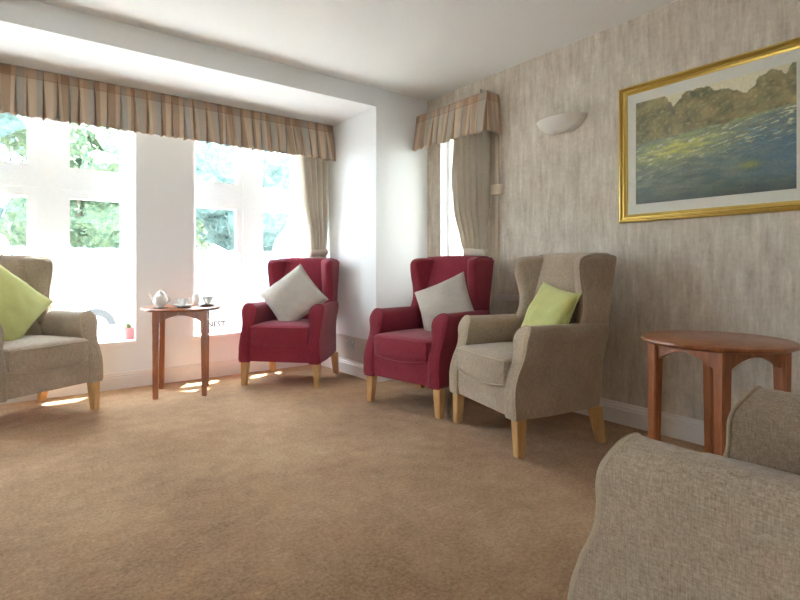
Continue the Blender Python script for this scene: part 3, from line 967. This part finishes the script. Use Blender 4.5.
def painting(w, h):
    nx, ny = 200, 150
    bm = bmesh.new(); cl_ = bm.loops.layers.float_color.new('Col')
    def N(x, y, s, o=0): return noise.noise(Vector((x * s, y * s * 1.0, o)))
    def FB(x, y, s, o=0): return N(x, y, s, o) + .5 * N(x, y, s * 2.1, o + 3) + .25 * N(x, y, s * 4.3, o + 7)
    def mix(a, b, t):
        t = max(0, min(1, t)); return tuple(p + (q - p) * t for p, q in zip(a, b))
    def colour(u, v):  # u 0..1 left to right, v 0..1 bottom to top
        treetop = lerp_tab([(0, 1.05), (.2, 1.02), (.25, .93), (.28, .88), (.31, .93), (.36, .99), (.5, .98), (.55, .93), (.62, .92), (.68, .88), (.73, .85), (.775, .88), (.80, .95), (.87, .99), (.92, .96), (.945, .93), (.97, .98), (1, 1.05)], u)
        bank = .58 + .03 * FB(u, 0, 4, 5) + .10 * u
        if v > treetop + .018 * FB(u, v, 22, 1):
            c = (.74, .64, .48)
        elif v > bank:
            c = mix((.10, .10, .05), (.36, .27, .13), .5 + .9 * FB(u, v, 9, 4))
            c = mix(c, (.26, .26, .12), .6 * N(u, v, 14, 8) + .2)
            c = mix(c, (.10, .10, .07), 1.2 * N(u * 1.5, v * .6, 9, 77) - .1)
            c = mix(c, (.50, .42, .22), .8 * N(u, v, 38, 12))
        else:
            c = mix((.11, .14, .125), (.26, .28, .20), .5 + .9 * FB(u, v * 3, 7, 14))
            c = mix(c, (.07, .15, .22), max(0, (u - .35)) * 1.3 * (1 - abs(v - .30) * 1.9) + .3 * N(u, v * 2, 8, 20))
            c = mix(c, (.03, .04, .045), max(0, .16 - v) * 5)
            g = math.exp(-((v - (.46 + .10 * u)) / .095) ** 2) * math.exp(-((u - .30) / .30) ** 2)
            c = mix(c, (.58, .58, .17), g * (.75 + .9 * N(u, v * 3, 12, 30)))
            st = FB(u, v * 4.5 - u * 1.2, 14, 40)
            if st > .25: c = mix(c, (.74, .74, .50), min(1, (st - .25) * 3) * math.exp(-((v - .42 - .2 * u) / .17) ** 2))
            bl = FB(u, v * 4, 16, 50)
            if bl > .3: c = mix(c, (.18, .38, .58), min(.9, (bl - .3) * 2.5) * math.exp(-((u - .78) / .17) ** 2 - ((v - .48) / .12) ** 2))
            c = mix(c, (.30, .31, .10), .9 * math.exp(-((u - .75) / .06) ** 2 - ((v - .24) / .03) ** 2))
            lawn = math.exp(-((v - (.53 + .17 * u)) / .025) ** 2) * max(0, min(1, (u - .5) * 4))
            c = mix(c, (.42, .44, .16), lawn * .8)
        sp_ = 1 + .35 * N(u + .3 * v, v * 2.5, 60, 90)
        return (*[min(.9, x * sp_ * 1.25) for x in c], 1)
    V = [[bm.verts.new((-w / 2 + w * i / nx, 0, -h / 2 + h * j / ny)) for j in range(ny + 1)] for i in range(nx + 1)]
    cc = {}
    for i in range(nx + 1):
        for j in range(ny + 1): cc[i, j] = colour(i / nx, j / ny)
    for i in range(nx):
        for j in range(ny):
            f = bm.faces.new((V[i][j], V[i + 1][j], V[i + 1][j + 1], V[i][j + 1]))
            for lp, q in zip(f.loops, ((i, j), (i + 1, j), (i + 1, j + 1), (i, j + 1))): lp[cl_] = cc[q]
    m, nt, b = new_mat('pond_print')
    vc = nt.nodes.new('ShaderNodeVertexColor'); vc.layer_name = 'Col'
    nt.links.new(vc.outputs['Color'], b.inputs['Base Color']); b.inputs['Roughness'].default_value = .6
    return bm, m
bm, pm = painting(2 * (hw - .098) + .004, 2 * (hh - .105) + .004)
o = obj('print', bm, pm, pic, smooth=False, recalc=False); o.location = (0, -.003, 0)
bm = bmesh.new(); box(bm, -hw + .046, hw - .046, -.0105, -.009, -hh + .046, hh - .046); obj('picture_glass', bm, M['glass'], pic, smooth=False)

# ------------------------------------------------------------------ wall uplighter
sc_ = empty('wall_light', 'white half-bowl plaster uplighter on the wallpapered wall', 'wall light', (XR, 2.075, 1.846))
bm = bmesh.new()
n, m_ = 28, 14
rows = []
W_, D_, Hh = .188, .135, .092
for j in range(m_ + 1):
    t = j / m_
    r_ = .36 + .64 * (.5 * t ** .75 + .5 * math.sin(PI / 2 * t))
    z = Hh * (t ** 1.25)
    rows.append([(-D_ * r_ * math.sin(PI * i / n), W_ * r_ * math.cos(PI * i / n), z) for i in range(n + 1)])
for j in range(m_, -1, -1):
    t = j / m_
    r_ = .36 + .64 * (.5 * t ** .75 + .5 * math.sin(PI / 2 * t)) - .05
    z = Hh * (t ** 1.25) + (.004 if j < m_ else 0)
    rows.append([(-D_ * r_ * math.sin(PI * i / n), W_ * r_ * math.cos(PI * i / n), z) for i in range(n + 1)])
loft(bm, rows, closed=False, cap=False)
obj('bowl', bm, M['plaster'], sc_)
bm = bbox(-.012, 0, -.05, .05, .02, .08, .004); obj('backplate', bm, M['plaster'], sc_)
bm = bmesh.new(); lathe(bm, [(0, 0), (.012, 0), (.014, .03), (.022, .045), (.024, .05), (.018, .055), (0, .06)], 16, (-.06, 0, .025)); obj('bulb', bm, M['china'], sc_)
bm = bmesh.new(); lathe(bm, [(0, .0), (.04, .0), (.042, .004), (0, .006)], 20, (-.03, 0, .004)); obj('bottom_disc', bm, M['cream'], sc_)

# ------------------------------------------------------------------ trunking, junction box and sockets on the walls
tr = empty('cable_trunking', 'narrow cream cable trunking running down the wallpaper beside the narrow window', 'cable trunking', (XR - .001, 2.65, 0))
bm = bbox(-.018, 0, -.012, .012, .74, 1.95, .002); obj('upright_trunking', bm, M['cream'], tr)
bm = bbox(-.016, 0, -.58, .02, .70, .745, .002); obj('level_trunking', bm, M['socket'], tr)
jb = empty('junction_box', 'small cream box on the cable trunking below the short valance', 'junction box', (XR, 2.632, 1.535))
bm = bbox(-.055, -.018, -.045, .045, -.038, .038, .005); obj('box_body', bm, M['cream'], jb)
bm = bbox(-.060, -.055, -.038, .038, -.031, .031, .002); obj('box_cover', bm, M['cream'], jb)
def socket(label, loc, rz):
    s = empty('wall_socket', label, 'socket', loc, rz)
    bm = bbox(-.073, .073, -.010, 0, -.043, .043, .003); obj('faceplate', bm, M['socket'], s)
    for k in (-1, 1):
        bm = bbox(k * .055 - .008, k * .055 + .008, -.014, -.010, .012, .032, .001); obj('switch', bm, M['gloss'], s)
        bm = bmesh.new()
        for (dx, dz) in ((0, .012), (-.011, -.008), (.011, -.008)):
            box(bm, k * .03 + dx - .003, k * .03 + dx + .003, -.0106, -.0095, dz - .002 - .008, dz + .002 - .008)
        tag(obj('pin_slots', bm, M['dark'], s, smooth=False))
    return s
socket('double wall socket low on the bay side wall beside the claret armchair', (BX1 - .012, 3.86, .27), -PI / 2)

# ------------------------------------------------------------------ outside
bm = bmesh.new(); box(bm, -40, 40, BY + .34, 60, -.5, -.35); struct('ground_1', bm, M['tarmac']).name = 'ground'
bm = bmesh.new(); box(bm, -40, 40, -40, YB - .21, -.5, -.35); struct('ground_2', bm, M['tarmac']).name = 'patio'
bm = bmesh.new(); box(bm, XR + .27, 40, YB - .21, BY + .33, -.5, -.35); struct('side_path', bm, M['tarmac'])

def tree(label, loc, h, r, mat, seedv, trunk=True):
    rnd = random.Random(seedv)
    t = empty('garden_tree', label, 'tree', loc)
    bm = bmesh.new()
    for k in range(16):
        a = rnd.uniform(0, 2 * PI); rr = r * rnd.uniform(.1, .75); zz = h * rnd.uniform(.30, .88)
        q = r * rnd.uniform(.30, .55)
        c = Vector((rr * math.cos(a), rr * math.sin(a), zz))
        b2 = bmesh.new(); bmesh.ops.create_icosphere(b2, subdivisions=3, radius=q)
        for v_ in b2.verts:
            nn = noise.noise(v_.co * 3 / q * .6 + c) * .35 + noise.noise(v_.co * 9 / q * .6 + c) * .3
            v_.co = c + v_.co * (1 + nn)
        merge_into(bm, b2)
    # loose leaves on the outline
    for k in range(1400):
        d = Vector((rnd.gauss(0, 1), rnd.gauss(0, 1), rnd.gauss(0, 1))).normalized()
        c = Vector((0, 0, h * .6)) + Vector((d.x * r, d.y * r, d.z * h * .42)) * rnd.uniform(.7, 1.1)
        u_ = Vector((rnd.gauss(0, 1), rnd.gauss(0, 1), rnd.gauss(0, 1))).normalized(); w_ = u_.orthogonal().normalized()
        s = .09
        bm.faces.new([bm.verts.new(c + u_ * s), bm.verts.new(c + w_ * s * .5), bm.verts.new(c - u_ * s), bm.verts.new(c - w_ * s * .5)])
    obj('foliage', bm, mat, t, smooth=False, recalc=False)
    bm = bmesh.new(); tube(bm, [(0, 0, -.02), (.03, 0, h * .25), (-.02, .04, h * .6)], [.13, .10, .05], 10); obj('trunk', bm, M['bark'], t)
    return t
tl = ['dark green garden tree seen through the left half of the bay window', 'bright green tree beyond the white car', 'blue-green tree behind the white car',
      'dark tree seen through the upper right bay panes', 'blue-green tree at the far right of the bay view', 'low bright shrub tree right of the window pier']
for k, (x, y, h, r, mt) in enumerate([(-1.9, 16, 7.5, 1.9, 'tree1'), (1.6, 18.5, 6.4, 1.8, 'tree2'), (-6.4, 19.5, 6, 2.0, 'tree3'), (5.9, 16, 7.5, 2.0, 'tree1'), (10.6, 17.0, 6.6, 2.2, 'tree3'), (4.6, 21.5, 6.2, 1.9, 'tree2')]):
    tree(tl[k], (x, y, -.35), h, r, M[mt], 50 + k)

# parked white car beyond the left panes (side view, nose to the right)
car = empty('parked_car', 'white hatchback car parked outside the bay window', 'car', (-.35, 10.2, -.35), R(8))
side = [(-1.95, .32), (-1.98, .75), (-1.88, .98), (-1.62, 1.40), (-1.35, 1.50), (-.2, 1.52), (.35, 1.44), (.95, 1.02), (1.75, .86), (1.98, .66), (2.0, .34)]
so = smooth_poly(side, 3, closed=False) + [Vector((1.6, .25)), Vector((-1.6, .25))]
def mcar(u, v, d):
    k = 1 - .16 * max(0, (v - .9)) / .6
    return Vector((u, d * k, v))
obj('car_body', slab(so, -.86, .86, .05, mcar, 4, 6), M['car'], car)
for s in (-1, 1):
    wpoly = [(-1.50, 1.0), (-1.32, 1.36), (-.28, 1.40), (-.28, 1.0)]; wp2 = [(-.20, 1.0), (-.20, 1.40), (.30, 1.34), (.82, 1.0)]
    for wp in (wpoly, wp2):
        bm = bmesh.new(); loft(bm, [[mcar(u, v_, s * .855) for u, v_ in wp], [mcar(u, v_, s * .875) for u, v_ in wp]])
        obj('side_window', bm, M['carglass'], car, smooth=False)
    for x in (-1.25, 1.28):
        bm = bmesh.new(); 
        rings = []
        for rr, yy in ((.01, .64), (.30, .64), (.325, .68), (.325, .84), (.30, .885), (.20, .885)):
            rings.append([(x + rr * math.cos(2 * PI * k / 24), s * yy, .32 + rr * math.sin(2 * PI * k / 24)) for k in range(24)])
        loft(bm, rings)
        wh = obj('wheel', bm, M['rubber'], car)
        bm = bmesh.new(); loft(bm, [[(x + rr * math.cos(2 * PI * k / 24), s * yy, .32 + rr * math.sin(2 * PI * k / 24)) for k in range(24)] for rr, yy in ((.20, .88), (.19, .893), (.05, .899))])
        obj('hubcap', bm, M['steel'], wh)
# house block added outside to keep sun and sky off the narrow window
nb = empty('shading_house', 'pale wall block added outside to shade the narrow window', 'house', (XR + 1.7, 2.5, -.35))
bm = bmesh.new(); box(bm, 0, 4, -6, 5.2, 0, 7.2); obj('shading_wall', bm, M['render'], nb, smooth=False)
bm = bmesh.new(); loft(bm, [[(-.3, y, 7.2), (4.3, y, 7.2), (2, y, 8.8)] for y in (-6.2, 5.4)]); obj('shading_roof', bm, M['tarmac'], nb, smooth=False)
# garden fence behind
fe = empty('garden_fence', 'blue-grey board fence beyond the parked car', 'fence', (0, 14.2, -.35))
bm = bmesh.new()
for k in range(70):
    box(bm, -7 + k * .2, -7 + k * .2 + .19, 0, .02, .05, 1.75 + .01 * (k % 3))
obj('board_panel', bm, M['fence'], fe, smooth=False)
for k in range(8):
    bm = bbox(-7.05 + k * 2, -6.95 + k * 2, .02, .12, 0, 1.85, .01); obj('post', bm, M['fence'], fe)

# ------------------------------------------------------------------ light
wld = bpy.data.worlds.new('sky'); S.world = wld; wld.use_nodes = True
nt = wld.node_tree; bg = nt.nodes['Background']
tc = nt.nodes.new('ShaderNodeTexCoord'); sp = nt.nodes.new('ShaderNodeSeparateXYZ'); nt.links.new(tc.outputs['Generated'], sp.inputs[0])
cr = ramp(nt, sp.outputs['Z'], [(0, (.87, .95, 1)), (.35, (.78, .90, 1)), (1, (.66, .82, 1))])
nt.links.new(cr, bg.inputs['Color'])
bg.inputs['Strength'].default_value = 9.8
sun_d = bpy.data.lights.new('sun', 'SUN'); sun_d.energy = 28; sun_d.angle = R(1.5); sun_d.color = (1, .95, .87)
sun = bpy.data.objects.new('sun', sun_d); C.objects.link(sun)
e, az = R(67), R(33)
to = Vector((-math.sin(az) * math.cos(e), -math.cos(az) * math.cos(e), -math.sin(e)))
sun.rotation_euler = to.to_track_quat('-Z', 'Y').to_euler()
sun.location = (3, 9, 12)

S.view_settings.view_transform = 'Standard'
S.view_settings.look = 'None'
S.view_settings.gamma = 1
S.view_settings.use_curve_mapping = False
S.view_settings.exposure = 1.55
S.cycles.max_bounces = 14
S.cycles.diffuse_bounces = 8
S.cycles.transparent_max_bounces = 16
S.cycles.sample_clamp_indirect = 12
S.cycles.use_denoising = True
